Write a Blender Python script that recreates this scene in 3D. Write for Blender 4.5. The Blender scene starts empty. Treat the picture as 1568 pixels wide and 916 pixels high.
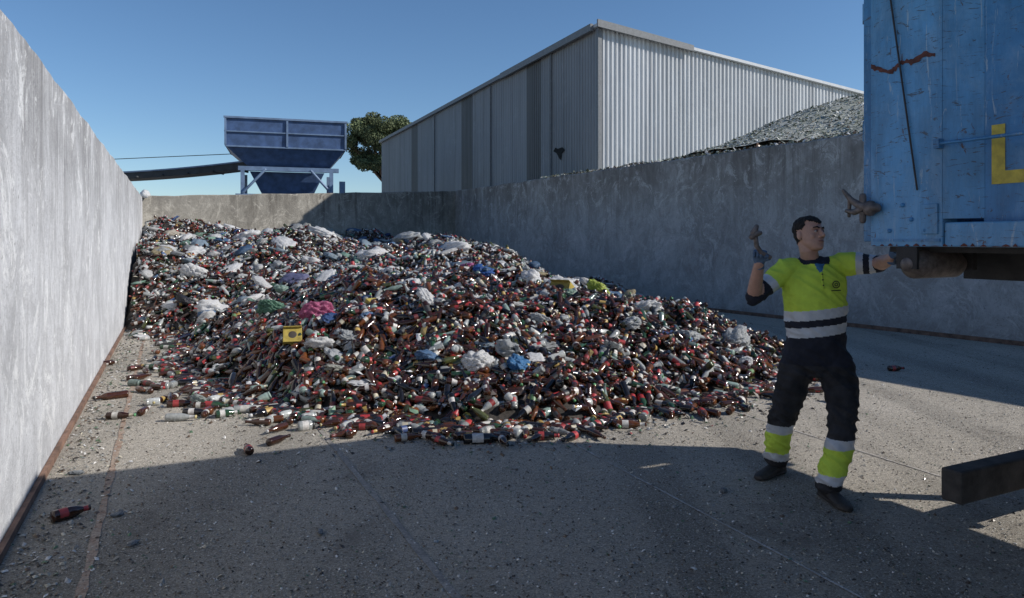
import bpy, bmesh, math, random
import numpy as np
from mathutils import Vector, Matrix, noise as mnoise
rng = np.random.default_rng(7); random.seed(7)
scene = bpy.context.scene
scene.view_settings.view_transform = 'Standard'
scene.view_settings.look = 'None'
scene.view_settings.exposure = 0

# ------------------------------------------------------------ materials
class NT:
    def __init__(s, name):
        s.m = bpy.data.materials.new(name); s.m.use_nodes = True
        s.t = s.m.node_tree; s.b = s.t.nodes['Principled BSDF']
    def n(s, typ, **k):
        x = s.t.nodes.new(typ)
        for a, v in k.items(): setattr(x, a, v)
        return x
    def l(s, a, b): s.t.links.new(a, b)
    def pos(s, scale=(1, 1, 1)):
        g = s.n('ShaderNodeNewGeometry'); mp = s.n('ShaderNodeMapping')
        mp.inputs['Scale'].default_value = scale
        s.l(g.outputs['Position'], mp.inputs['Vector']); return mp.outputs[0]
    def noise(s, scale, detail=4, rough=.6, sc=(1, 1, 1), dist=0):
        x = s.n('ShaderNodeTexNoise'); x.inputs['Scale'].default_value = scale
        x.inputs['Detail'].default_value = detail; x.inputs['Roughness'].default_value = rough
        x.inputs['Distortion'].default_value = dist
        s.l(s.pos(sc), x.inputs['Vector']); return x.outputs['Fac']
    def ramp(s, fac, stops):
        r = s.n('ShaderNodeValToRGB'); e = r.color_ramp.elements
        while len(e) < len(stops): e.new(.5)
        for el, (p, c) in zip(e, stops):
            el.position = p; el.color = (c, c, c, 1) if isinstance(c, (int, float)) else (*c, 1)
        s.l(fac, r.inputs[0]); return r.outputs[0]
    def mix(s, f, a, b, mode='MIX'):
        x = s.n('ShaderNodeMix', data_type='RGBA', blend_type=mode)
        for sock, v in ((x.inputs[0], f), (x.inputs[6], a), (x.inputs[7], b)):
            if isinstance(v, (int, float)): sock.default_value = v
            elif isinstance(v, tuple): sock.default_value = (*v, 1)
            else: s.l(v, sock)
        return x.outputs[2]
    def mul(s, a, b):
        x = s.n('ShaderNodeMath', operation='MULTIPLY')
        for sock, v in ((x.inputs[0], a), (x.inputs[1], b)):
            if isinstance(v, (int, float)): sock.default_value = v
            else: s.l(v, sock)
        return x.outputs[0]
    def height(s, z0, z1):
        sep = s.n('ShaderNodeSeparateXYZ'); g = s.n('ShaderNodeNewGeometry'); s.l(g.outputs['Position'], sep.inputs[0])
        mr = s.n('ShaderNodeMapRange'); mr.inputs[1].default_value = z0; mr.inputs[2].default_value = z1
        s.l(sep.outputs[2], mr.inputs[0]); return mr.outputs[0]
    def bump(s, h, strength=.3, dist=.01):
        x = s.n('ShaderNodeBump'); x.inputs['Strength'].default_value = strength
        x.inputs['Distance'].default_value = dist
        s.l(h, x.inputs['Height']); s.l(x.outputs[0], s.b.inputs['Normal'])
    def col(s, c):
        if isinstance(c, tuple): s.b.inputs['Base Color'].default_value = (*c, 1)
        else: s.l(c, s.b.inputs['Base Color'])
    def set(s, **k):
        for a, v in k.items(): s.b.inputs[a.replace('_', ' ')].default_value = v

def simple(name, c, rough=.6, metal=0, var=.25, scale=12, bump=0., spec=.5):
    t = NT(name)
    f = t.noise(scale, 5)
    d = tuple(x * (1 - var) for x in c); u = tuple(min(1, x * (1 + var)) for x in c)
    t.col(t.mix(t.ramp(f, [(.3, 0.), (.7, 1.)]), d, u))
    t.set(Roughness=rough, Metallic=metal); t.b.inputs['Specular IOR Level'].default_value = spec
    if bump: t.bump(t.noise(scale * 6, 4), bump, .01)
    return t.m

def concrete(name, base, stain, dark, htop, topamt=.6, streak=.95, s2amt=.5):
    t = NT(name)
    def k(c, f): return tuple(min(.85, x * f) for x in c)
    big = t.ramp(t.noise(.5, 7, .68, dist=.4), [(.38, 0.), (.60, 1.)])
    c = t.mix(big, k(base, .74), k(base, 1.15))
    mid = t.ramp(t.noise(2.2, 10, .82, (1, 1, .7), .8), [(.44, 0.), (.56, 1.)])
    c = t.mix(.5, c, t.mix(mid, stain, k(base, 1.15)))
    mask = t.ramp(t.noise(.45, 4, .6, (1, 1, .1)), [(.34, 0.), (.56, 1.)])
    st = t.ramp(t.noise(4.5, 8, .82, (1, 1, .06), .6), [(.45, 0.), (.60, 1.)])
    c = t.mix(t.mul(t.mul(t.mul(st, mask), t.height(htop * .3, htop)), streak), c, dark)
    edge = t.ramp(t.noise(1.4, 8, .75, (1, 1, .35), .5), [(.35, 0.), (.58, 1.)])
    c = t.mix(t.mul(t.mul(edge, t.height(htop * .6, htop * 1.02)), topamt), c, dark)
    sc = t.ramp(t.noise(1.9, 12, .85, (1, 1, .8), 1.6), [(.53, 0.), (.58, 1.)])
    c = t.mix(t.mul(sc, .6), c, k(base, 1.45))
    s2 = t.ramp(t.noise(5, 6, .75, (1, 1, .2), 2.5), [(.61, 0.), (.65, 1.)])
    c = t.mix(t.mul(s2, s2amt), c, k(base, .55))
    lo = t.ramp(t.noise(2.2, 6, .7), [(.35, 0.), (.65, 1.)])
    inv = t.n('ShaderNodeMath', operation='SUBTRACT'); inv.inputs[0].default_value = 1; t.l(t.height(0, .6), inv.inputs[1])
    c = t.mix(t.mul(t.mul(inv.outputs[0], lo), .6), c, k(stain, .75))
    pit = t.ramp(t.noise(30, 5, .8), [(.34, 0.), (.43, 1.)])
    c = t.mix(pit, k(base, .5), c)
    t.col(c); t.set(Roughness=.92); t.b.inputs['Specular IOR Level'].default_value = .2
    t.bump(t.noise(14, 10, .8), .6, .03)
    return t.m

M = {}
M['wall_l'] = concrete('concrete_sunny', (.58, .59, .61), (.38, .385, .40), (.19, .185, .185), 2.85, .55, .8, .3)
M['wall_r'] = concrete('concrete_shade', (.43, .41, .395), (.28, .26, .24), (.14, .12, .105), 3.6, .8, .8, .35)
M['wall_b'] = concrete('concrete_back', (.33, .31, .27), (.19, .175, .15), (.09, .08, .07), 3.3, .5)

def ground_mat():
    t = NT('yard_ground')
    big = t.ramp(t.noise(.45, 6, .6), [(.35, 0.), (.65, 1.)])
    c = t.mix(big, (.46, .415, .345), (.68, .62, .53))
    tr = t.ramp(t.noise(1.3, 8, .75, (1, .5, 1), 1), [(.42, 0.), (.60, 1.)])
    c = t.mix(tr, c, (.58, .525, .445))
    rot = t.n('ShaderNodeMapping'); g = t.n('ShaderNodeNewGeometry'); t.l(g.outputs['Position'], rot.inputs[0])
    rot.inputs['Rotation'].default_value = (0, 0, math.radians(-26)); rot.inputs['Scale'].default_value = (1.5, .12, 1)
    nz = t.n('ShaderNodeTexNoise'); nz.inputs['Scale'].default_value = 1; nz.inputs['Detail'].default_value = 5; t.l(rot.outputs[0], nz.inputs['Vector'])
    c = t.mix(t.mul(t.ramp(nz.outputs['Fac'], [(.48, 0.), (.62, 1.)]), .5), c, (.27, .25, .215))
    c = t.mix(t.ramp(t.noise(22, 8, .95), [(.42, 0.), (.53, 1.)]), t.mix(.45, c, (.08, .07, .06)), c)
    sp = t.ramp(t.noise(70, 5, .95), [(.40, 0.), (.52, 1.)])
    c = t.mix(sp, t.mix(.6, c, (.05, .045, .04)), c)
    sp2 = t.ramp(t.noise(85, 3, .8), [(.57, 0.), (.63, 1.)])
    c = t.mix(sp2, c, (.80, .76, .69))
    ds = t.ramp(t.noise(.8, 10, .8, dist=.8), [(.55, 0.), (.68, 1.)])
    c = t.mix(t.mul(ds, .6), c, (.17, .15, .13))
    t.col(c); t.set(Roughness=.95); t.b.inputs['Specular IOR Level'].default_value = .15
    t.bump(t.noise(36, 9, .9), 1., .025)
    return t.m
M['ground'] = ground_mat()
M['rust'] = simple('rusty_steel', (.17, .10, .07), .85, 0, .55, 9, .4)
def dusty(name, a, b):
    t = NT(name); f = t.ramp(t.noise(6, 9, .9), [(.42, 0.), (.56, 1.)]); c = t.mix(f, a, b); sp = t.ramp(t.noise(60, 5, .9), [(.42, 0.), (.56, 1.)]); t.col(t.mix(sp, t.mix(.5, c, (.06, .05, .045)), c)); t.set(Roughness=.85); return t.m
M['rail'] = dusty('dusty_steel', (.54, .51, .48), (.42, .38, .33)); M['raild'] = dusty('dark_joint', (.19, .18, .17), (.36, .33, .29)); M['rustg'] = dusty('rust_stained_rail', (.27, .16, .105), (.40, .32, .25))

def attr_mat(name, rough_scale=1, spec=.5):
    t = NT(name)
    a = t.n('ShaderNodeAttribute', attribute_name='col')
    f = t.ramp(t.noise(45, 3), [(.3, .65), (.7, 1.1)])
    t.col(t.mix(1., a.outputs['Color'], f, 'MULTIPLY'))
    t.l(t.mul(a.outputs['Alpha'], rough_scale), t.b.inputs['Roughness'])
    t.b.inputs['Specular IOR Level'].default_value = spec
    return t.m
M['bottles'] = attr_mat('bottle_glass_and_labels', 1, .65)
M['shards'] = attr_mat('glass_chips', 1, .5)
M['foliage'] = attr_mat('pine_foliage', 1, .2)
def bagmat():
    t = NT('plastic_film'); a = t.n('ShaderNodeAttribute', attribute_name='col'); t.l(a.outputs['Color'], t.b.inputs['Base Color'])
    t.set(Roughness=.3)
    tr = t.n('ShaderNodeBsdfTranslucent'); t.l(a.outputs['Color'], tr.inputs[0]); mx = t.n('ShaderNodeMixShader'); mx.inputs[0].default_value = .35
    out = t.t.nodes['Material Output']; t.l(t.b.outputs[0], mx.inputs[1]); t.l(tr.outputs[0], mx.inputs[2]); t.l(mx.outputs[0], out.inputs[0])
    t.bump(t.noise(26, 5, .65, dist=2.), 1., .02); return t.m
M['bag'] = bagmat()

# ------------------------------------------------------------ mesh helpers
def link(o, parent=None):
    scene.collection.objects.link(o)
    if parent: o.parent = parent
    return o
def empty(name, loc=(0, 0, 0)):
    e = bpy.data.objects.new(name, None); scene.collection.objects.link(e); return e
def mobj(name, V, F, mat, parent=None, smooth=False):
    me = bpy.data.meshes.new(name); me.from_pydata([tuple(v) for v in V], [], [tuple(f) for f in F]); me.update()
    if mat is not None:
        for m in (mat if isinstance(mat, list) else [mat]): me.materials.append(m)
    bm = bmesh.new(); bm.from_mesh(me); bmesh.ops.recalc_face_normals(bm, faces=bm.faces); bm.to_mesh(me); bm.free()
    if smooth:
        for p in me.polygons: p.use_smooth = True
    return link(bpy.data.objects.new(name, me), parent)
def bulk(name, V, Q, C, mat, parent=None, smooth=False):
    V = np.asarray(V, np.float32); Q = np.asarray(Q, np.int32); k = Q.shape[1]
    me = bpy.data.meshes.new(name)
    me.vertices.add(len(V)); me.vertices.foreach_set('co', V.ravel())
    me.loops.add(Q.size); me.loops.foreach_set('vertex_index', Q.ravel())
    me.polygons.add(len(Q)); me.polygons.foreach_set('loop_start', np.arange(0, Q.size, k, dtype=np.int32))
    try: me.polygons.foreach_set('loop_total', np.full(len(Q), k, np.int32))
    except Exception: pass
    me.update(calc_edges=True)
    if C is not None:
        a = me.attributes.new('col', 'FLOAT_COLOR', 'FACE'); a.data.foreach_set('color', np.asarray(C, np.float32).ravel())
    me.polygons.foreach_set('use_smooth', np.full(len(Q), smooth, dtype=bool))
    me.materials.append(mat); me.validate()
    return link(bpy.data.objects.new(name, me), parent)
def frame_box(name, O, A, B, a0, a1, b0, b1, z0, z1, mat, parent=None, bevel=0.0):
    V = []
    for z in (z0, z1):
        for a, b in ((a0, b0), (a1, b0), (a1, b1), (a0, b1)):
            V.append((O[0] + A[0] * a + B[0] * b, O[1] + A[1] * a + B[1] * b, z))
    F = [(0, 1, 2, 3), (4, 5, 6, 7), (0, 1, 5, 4), (1, 2, 6, 5), (2, 3, 7, 6), (3, 0, 4, 7)]
    o = mobj(name, V, F, mat, parent)
    if bevel:
        m = o.modifiers.new('b', 'BEVEL'); m.width = bevel; m.segments = 2
    return o
def loft(rings, n=20):
    V, F = [], []
    for c, u, v in rings:
        for i in range(n):
            t = 2 * math.pi * i / n
            V.append(Vector(c) + Vector(u) * math.cos(t) + Vector(v) * math.sin(t))
    for r in range(len(rings) - 1):
        for i in range(n):
            j = (i + 1) % n
            F.append((r * n + i, r * n + j, (r + 1) * n + j, (r + 1) * n + i))
    F.append(tuple(reversed(range(n)))); F.append(tuple(range((len(rings) - 1) * n, len(rings) * n)))
    return V, F
def limb(pts, radii, n=16, squash=1., ref=(0, 1, 0)):
    P = [Vector(p) for p in pts]; rings = []
    k = len(P)
    for i in range(k):
        d = (P[min(i + 1, k - 1)] - P[max(i - 1, 0)]).normalized()
        r0 = Vector(ref)
        if abs(d.dot(r0)) > .95: r0 = Vector((1, 0, 0))
        u = d.cross(r0).normalized(); v = d.cross(u).normalized()
        r = radii[i]
        def rg(c, s): rings.append((c, u * r * s, v * r * s * squash))
        if i == 0:
            for a in (.15, .5, .8): rg(P[0] - d * r * math.sqrt(1 - a * a) * .9, a)
        rg(P[i], 1)
        if i == k - 1:
            for a in (.8, .5, .15): rg(P[i] + d * r * math.sqrt(1 - a * a) * .9, a)
    return loft(rings, n)
def join(parts):
    V, F = [], []
    for v, f in parts:
        o = len(V); V += list(v); F += [tuple(i + o for i in q) for q in f]
    return V, F
def ellipsoid(c, rx, ry, rz, R=None, n=14):
    rings = []
    for i in range(n):
        a = -math.pi / 2 + math.pi * (i + .35) / (n - .3)
        s = math.cos(a)
        rings.append((Vector((0, 0, rz * math.sin(a))), Vector((rx * s, 0, 0)), Vector((0, ry * s, 0))))
    V, F = loft(rings, n)
    if R is not None: V = [R @ v for v in V]
    return [v + Vector(c) for v in V], F
def remeshed(name, parts, voxel, mats, matfn=None, parent=None, smooth_it=4, disp=None):
    V, F = join(parts)
    o = mobj(name, V, F, None)
    m = o.modifiers.new('r', 'REMESH'); m.mode = 'VOXEL'; m.voxel_size = voxel
    if smooth_it:
        s = o.modifiers.new('s', 'SMOOTH'); s.iterations = smooth_it; s.factor = .5
    dg = bpy.context.evaluated_depsgraph_get(); dg.update()
    me = bpy.data.meshes.new_from_object(o.evaluated_get(dg))
    bpy.data.objects.remove(o)
    for mm in mats: me.materials.append(mm)
    for p in me.polygons:
        p.use_smooth = True
        if matfn: p.material_index = matfn(p.center)
    if disp:
        nrm = [v.normal.copy() for v in me.vertices]
        for v, nn in zip(me.vertices, nrm): v.co += nn * disp(v.co)
    me.name = name
    return link(bpy.data.objects.new(name, me), parent)

# ------------------------------------------------------------ layout
LW1 = np.array([-10.9, 21.0])
_d = (LW1 - np.array([-2.64, 3.67])); _d /= np.linalg.norm(_d)
LW0 = np.array([-2.64, 3.67]) - _d * 10
RW1 = np.array([-2.23, 28.0]); RD = np.array([.5075, -.8616]); RN = np.array([.8616, .5075])
RW0 = RW1 + RD * 40

def wall(name, p, q, h0, h1, thick_dir, th, mat, seg=60):
    p, q = np.array(p), np.array(q); V = []; F = []
    for i in range(seg + 1):
        t = i / seg; c = p + (q - p) * t; h = h0 + (h1 - h0) * t + .008 * math.sin(i * .7) + random.uniform(-.012, .008)
        o = c + np.array(thick_dir) * th
        V += [(c[0], c[1], -.1), (c[0], c[1], h - .03), (c[0] + thick_dir[0] * .03, c[1] + thick_dir[1] * .03, h),
              (o[0], o[1], h), (o[0], o[1], -.1)]
    for i in range(seg):
        for k in range(4):
            a = i * 5 + k; F.append((a, a + 1, a + 6, a + 5))
    F.append((0, 1, 2, 3, 4)); F.append(tuple(seg * 5 + k for k in (4, 3, 2, 1, 0)))
    return mobj(name, V, F, mat)
ln = (-_d[1], _d[0]) if -_d[1] < 0 else (_d[1], -_d[0])
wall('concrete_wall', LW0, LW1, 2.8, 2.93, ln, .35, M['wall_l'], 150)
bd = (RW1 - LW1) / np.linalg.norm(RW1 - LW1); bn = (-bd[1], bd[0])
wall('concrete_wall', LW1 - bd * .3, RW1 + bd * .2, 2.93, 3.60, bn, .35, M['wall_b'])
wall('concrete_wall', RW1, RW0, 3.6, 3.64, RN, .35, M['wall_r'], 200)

def sheet(name, pts, z, mat, parent=None):
    return mobj(name, [(x, y, z) for x, y in pts], [tuple(range(len(pts)))], mat, parent)
sheet('ground', [(-600, -600), (600, -600), (600, 900), (-600, 900)], 0, M['ground'])
def strip(name, p, q, w, z, mat):
    p, q = np.array(p), np.array(q); d = (q - p) / np.linalg.norm(q - p); n = np.array([-d[1], d[0]]) * w / 2
    V = []; F = []; k = 120
    for i in range(k + 1):
        c = p + (q - p) * i / k + n * random.uniform(-.15, .15)
        s = random.uniform(.6, 1.1)
        V += [(*(c - n * s), z), (*(c + n * s), z)]
    for i in range(k): F.append((2 * i, 2 * i + 1, 2 * i + 3, 2 * i + 2))
    return mobj(name, V, F, mat)
def ext(p, q, a, b):
    p, q = np.array(p), np.array(q); d = (q - p) / np.linalg.norm(q - p); return p - d * a, q + d * b
strip('floor_rail', *ext((-.246, 3.19), (-1.77, 6.34), 6, 10), .045, .004, M['raild'])
strip('floor_rail', *ext((1.57, 3.19), (.358, 5.91), 6, 10), .016, .004, M['rail'])
strip('floor_rail', *ext((3.13, 4.36), (1.96, 6.98), 8, 10), .018, .004, M['rail'])
strip('floor_rail', *ext((-2.73, 4.84), (-5.35, 10.26), 6, 5), .05, .004, M['rustg'])
frame_box('rusty_kerb_angle', LW0, _d, (-ln[0], -ln[1]), 0, 34, .004, .035, 0, .05, M['rust'])
frame_box('rusty_kerb_angle', RW1, RD, -RN, 0, 40, .004, .05, 0, .07, M['rust'])

# ------------------------------------------------------------ pile height field
EDGE = np.array([(-7.0, 12.9), (-5.3, 11.5), (-4.3, 9.4), (-3.15, 7.6), (-2.4, 6.9), (-1.35, 6.25), (-.1, 6.0), (.66, 6.3),
                 (1.33, 6.8), (2.1, 7.35), (2.95, 8.0), (3.7, 9.2), (3.9, 11), (3.5, 14), (2.3, 18), (.5, 22.2), (-1.0, 25.4), (-1.9, 27.3)])
POLY = np.vstack([EDGE, [(-2.3, 27.9)], [(-10.8, 21.0)]])
def seg_dist(x, y, pts):
    d = np.full(x.shape, 1e9)
    for (ax, ay), (bx, by) in zip(pts[:-1], pts[1:]):
        ux, uy = bx - ax, by - ay
        t = np.clip(((x - ax) * ux + (y - ay) * uy) / (ux * ux + uy * uy), 0, 1)
        d = np.minimum(d, np.hypot(x - ax - t * ux, y - ay - t * uy))
    return d
def inside(x, y, poly):
    r = np.zeros(x.shape, bool); n = len(poly)
    for i in range(n):
        ax, ay = poly[i]; bx, by = poly[(i + 1) % n]
        c = ((ay > y) != (by > y)) & (x < (bx - ax) * (y - ay) / (by - ay + 1e-12) + ax)
        r ^= c
    return r
ph = rng.uniform(0, 6.28, 12); kd = rng.uniform(0, 6.28, 12); kf = np.array([.9, 1.1, 1.5, 1.9, 2.4, 3, 3.6, 4.4, 5.2, 6, 7, 8])
def lump(x, y):
    s = 0
    for a, b, f in zip(ph, kd, kf): s = s + np.cos(f * (x * math.cos(b) + y * math.sin(b)) + a) / f ** .8
    return s
def H(x, y):
    x = np.asarray(x, float); y = np.asarray(y, float)
    wx = x + .18 * np.sin(2.3 * y + 1) + .12 * np.sin(5.1 * x + 3.3 * y); wy = y + .18 * np.sin(2.7 * x + .5) + .1 * np.sin(6.1 * y - 2 * x)
    d = np.minimum(seg_dist(wx, wy, EDGE), seg_dist(x, y, EDGE) + .25); ins = inside(x, y, POLY)
    hm = np.interp(y, [5, 6.5, 8, 9.5, 12, 14, 16, 19, 21, 23, 26, 28], [.5, .70, .95, 1.06, 1.06, 1.2, 1.38, 1.75, 2.05, 2.28, 2.1, 2.15])
    hm = hm - .35 * np.clip((-1.0 - x) / 3, 0, 1) * np.clip((14 - y) / 4, 0, 1)
    hm = hm - np.clip((x - .4) / 3, 0, 1) * .68
    dr = -((x - RW1[0]) * RN[0] + (y - RW1[1]) * RN[1])
    hm = np.minimum(hm, .40 + .19 * dr + np.clip((y - 23.5) / 3, 0, 1) * 1.5)
    w = 1.15 + .03 * y
    h = hm * (1 - np.exp(-d / w * 1.35))
    h = h + lump(x, y) * .09 * np.clip(d / 1.3, 0, 1)
    return np.where(ins, np.maximum(h, 0), 0)

PILE = empty('recycled_glass_pile')
gx, gy = np.meshgrid(np.arange(-12, 5.2, .14), np.arange(5.4, 28.4, .14))
gz = H(gx, gy); ins = inside(gx, gy, POLY)
gz = np.where(ins, gz - .03, -.05)
nV = np.stack([gx.ravel(), gy.ravel(), gz.ravel()], 1); nr, nc = gx.shape
idx = np.arange(nr * nc).reshape(nr, nc)
Q = np.stack([idx[:-1, :-1], idx[:-1, 1:], idx[1:, 1:], idx[1:, :-1]], -1).reshape(-1, 4)
Q = Q[ins.ravel()[Q].any(1)]
M['core'] = simple('pile_core_debris', (.03, .024, .02), .7, 0, .8, 30, .8)
bulk('pile_core', nV, Q, None, M['core'], PILE)

PROF = {
 'long': ([(.001, 0), (.029, .002), (.0315, .012), (.0315, .05), (.0315, .098), (.0315, .118), (.026, .146), (.015, .185), (.0125, .222), (.0145, .224), (.0145, .236), (.001, .237)],
          [0, 0, 0, 1, 0, 0, 0, 2, 0, 3, 3]),
 'stub': ([(.001, 0), (.030, .002), (.0315, .01), (.0315, .03), (.0315, .070), (.0315, .085), (.026, .115), (.014, .145), (.0135, .168), (.015, .170), (.015, .180), (.001, .181)],
          [0, 0, 0, 1, 0, 0, 0, 2, 0, 3, 3]),
 'wine': ([(.001, .012), (.035, .0), (.038, .01), (.038, .06), (.038, .14), (.038, .175), (.034, .198), (.017, .228), (.0145, .27), (.0165, .272), (.0165, .295), (.001, .296)],
          [0, 0, 0, 1, 0, 0, 0, 0, 2, 3, 3]),
 'jar': ([(.001, 0), (.036, .002), (.040, .012), (.040, .03), (.040, .075), (.038, .095), (.032, .104), (.034, .105), (.034, .120), (.001, .121)],
          [0, 0, 0, 1, 0, 0, 0, 3, 3]),
}
GL = {'brown': (.040, .014, .006), 'amber': (.10, .034, .011), 'black': (.012, .010, .010), 'green': (.022, .055, .026), 'olive': (.05, .055, .018), 'clear': (.33, .34, .33), 'aqua': (.20, .26, .23)}
LB = [(.38, .028, .03), (.22, .02, .02), (.50, .48, .44), (.58, .55, .52), (.42, .28, .08), (.05, .08, .2), (.13, .02, .02), (.1, .2, .08), (.48, .43, .32), (.03, .03, .03)]
LBW = np.array([.24, .10, .20, .1, .07, .03, .09, .02, .07, .09]); LBW /= LBW.sum()
def template(kind, n):
    prof, cat = PROF[kind]; V = []; Qd = []; C = []
    L = max(z for r, z in prof)
    for r, z in prof:
        for i in range(n):
            t = 2 * math.pi * i / n; V.append((r * math.cos(t), r * math.sin(t), z - L / 2))
    for k in range(len(prof) - 1):
        for i in range(n):
            j = (i + 1) % n; Qd.append((k * n + i, k * n + j, (k + 1) * n + j, (k + 1) * n + i)); C.append((cat[k], i))
    return np.array(V), np.array(Qd), np.array([c[0] for c in C]), np.array([c[1] for c in C])
def bottles(name, kind, n, pos, axis, glass, label, haslabel, hasneck, parent, scale=None):
    T, Qd, cat, side = template(kind, n); N = len(pos)
    r = rng.normal(size=(N, 3)); u = np.cross(axis, r); u /= np.linalg.norm(u, axis=1)[:, None]; v = np.cross(axis, u)
    if scale is None: scale = rng.uniform(.93, 1.08, N)
    V = (T[None, :, 0, None] * u[:, None] + T[None, :, 1, None] * v[:, None] + T[None, :, 2, None] * axis[:, None]) * scale[:, None, None] + pos[:, None]
    Qa = Qd[None] + (np.arange(N) * len(T))[:, None, None]
    C = np.zeros((N, len(Qd), 4)); C[..., :3] = glass[:, None]; C[..., 3] = .1
    wrap = side[None] < (n * rng.uniform(.4, 1.1, N))[:, None]
    ml = (cat == 1)[None] & haslabel[:, None] & wrap
    C[..., :3] = np.where(ml[..., None], label[:, None], C[..., :3]); C[..., 3] = np.where(ml, .5, C[..., 3])
    mn = (cat == 2)[None] & hasneck[:, None]
    lab2 = label[rng.permutation(N)]
    C[..., :3] = np.where(mn[..., None], lab2[:, None], C[..., :3]); C[..., 3] = np.where(mn, .4, C[..., 3])
    capc = np.array([(.5, .42, .2), (.6, .6, .6), (.4, .03, .03), (.02, .02, .02), (.1, .3, .12)])[rng.integers(0, 5, N)]
    mc = (cat == 3)[None] & (rng.random(N) < .3)[:, None]
    C[..., :3] = np.where(mc[..., None], capc[:, None], C[..., :3]); C[..., 3] = np.where(mc, .35, C[..., 3])
    return bulk(name, V.reshape(-1, 3), Qa.reshape(-1, 4), C.reshape(-1, 4), M['bottles'], parent, True)
def pick_glass(N, kind, fary):
    keys = ['brown', 'amber', 'black', 'green', 'olive', 'clear', 'aqua']
    w = {'long': [.54, .20, .14, .04, .02, .04, .02], 'stub': [.54, .22, .10, .04, .02, .06, .02], 'wine': [.22, .10, .38, .12, .08, .07, .03], 'jar': [.10, .10, .0, .05, .05, .52, .18]}[kind]
    a = rng.choice(7, N, p=np.array(w) / sum(w))
    far = rng.random(N) < .28 * np.clip((fary - 9) / 6, 0, 1); a = np.where(far, 5, a)
    g = np.array([GL[k] for k in keys])[a]
    return g * rng.uniform(.55, 1.5, (N, 1))
def wallok(x, y, m=.12):
    dl = (x - LW1[0]) * -ln[0] + (y - LW1[1]) * -ln[1]
    db = -((x - LW1[0]) * bn[0] + (y - LW1[1]) * bn[1])
    dr = -((x - RW1[0]) * RN[0] + (y - RW1[1]) * RN[1])
    return (dl > m) & (db > m) & (dr > m)
def sample_pile(N, ylo, yhi, edge=.25):
    out = []
    while sum(map(len, out)) < N:
        x = rng.uniform(-11, 4.9, N * 2); y = rng.uniform(ylo, yhi, N * 2)
        jx, jy = x + rng.normal(0, edge, N * 2), y + rng.normal(0, edge, N * 2)
        k = inside(jx, jy, POLY) & wallok(x, y)
        out.append(np.stack([x[k], y[k]], 1))
    return np.concatenate(out)[:N]
def axes(N, p, tilt):
    az = rng.uniform(0, 6.283, N)
    gxn = (H(p[:, 0] + .1, p[:, 1]) - H(p[:, 0] - .1, p[:, 1])) / .2; gyn = (H(p[:, 0], p[:, 1] + .1) - H(p[:, 0], p[:, 1] - .1)) / .2
    dx, dy = np.cos(az), np.sin(az)
    dz = gxn * dx + gyn * dy + np.tan(np.clip(rng.normal(0, tilt, N), -1.2, 1.2))
    a = np.stack([dx, dy, dz], 1); return a / np.linalg.norm(a, axis=1)[:, None]
def place(tag, kind, p, n):
    k = len(p); h = H(p[:, 0], p[:, 1]); ax = axes(k, p, .38); onflat = h < .06
    ax[onflat, 2] *= .0; ax /= np.linalg.norm(ax, axis=1)[:, None]
    z = np.where(onflat, .033, h + rng.uniform(-.03, .06, k))
    z = np.maximum(z, .033 + np.abs(ax[:, 2]) * .1)
    bottles(tag + '_' + kind, kind, n, np.column_stack([p, z]), ax, pick_glass(k, kind, p[:, 1]), np.array(LB)[rng.choice(len(LB), k, p=LBW)], rng.random(k) < .66, rng.random(k) < .38, PILE)
def scatter(tag, N, ylo, yhi, n):
    for kind, fr in (('long', .53), ('stub', .29), ('wine', .12), ('jar', .06)):
        place(tag, kind, sample_pile(int(N * fr), ylo, yhi, .22), n)
scatter('near_bottles', 6000, 5.4, 10.5, 10)
scatter('mid_bottles', 6500, 10.5, 16.5, 7)
scatter('far_bottles', 6500, 16.5, 28, 6)
for kind, k in (('long', 135), ('stub', 110), ('wine', 20), ('jar', 34)):
    i = rng.choice(10, k, p=np.array([.03, .06, .19, .18, .13, .10, .09, .08, .07, .07])); t = rng.random(k)[:, None]
    a = EDGE[i]; b = EDGE[i + 1]; c = a * (1 - t) + b * t; dd = b - a; nn = np.stack([dd[:, 1], -dd[:, 0]], 1) * -1; nn /= np.linalg.norm(nn, axis=1)[:, None]
    cen = np.array([-2., 14.]); sg = np.sign(((c - cen) * nn).sum(1))[:, None]
    sc_ = np.where(i < 2, .15, np.where(i < 4, .33, .19))[:, None]
    p = c + nn * sg * rng.exponential(1, (k, 1)) * sc_; p = p[wallok(p[:, 0], p[:, 1])]
    place('fringe', kind, p, 10)

def ico(n):
    b = bmesh.new(); bmesh.ops.create_icosphere(b, subdivisions=n, radius=1); I = np.array([v.co[:] for v in b.verts]); Fc = np.array([[v.index for v in f.verts] for f in b.faces]); b.free(); return I, Fc
ICO5, ICF5 = ico(5); ICO4, ICF4 = ico(4); ICO3, ICF3 = ico(3)
def crumple(I, size, amp=.16, f=3.2):
    d = np.ones(len(I)); P = I.copy()
    for o in range(10):
        k = rng.normal(size=3); k *= (f * 1.30 ** o) / np.linalg.norm(k); q = rng.normal(size=3) * f
        d += amp * (np.abs(np.sin(I @ k + rng.uniform(0, 6) + .8 * np.sin(I @ q))) - .6) / (1.17 ** o)
    k = rng.normal(size=2) * 1.5; d *= 1 + .3 * np.sin(I[:, 0] * k[0] + I[:, 1] * k[1] + rng.uniform(0, 6))
    P = P * d[:, None] * np.array(size)
    a = rng.uniform(0, 6.28); c, s = math.cos(a), math.sin(a)
    return P @ np.array([[c, s, 0], [-s, c, 0], [0, 0, 1]])
BV, BF, BC = [], [], []; off = 0
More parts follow.
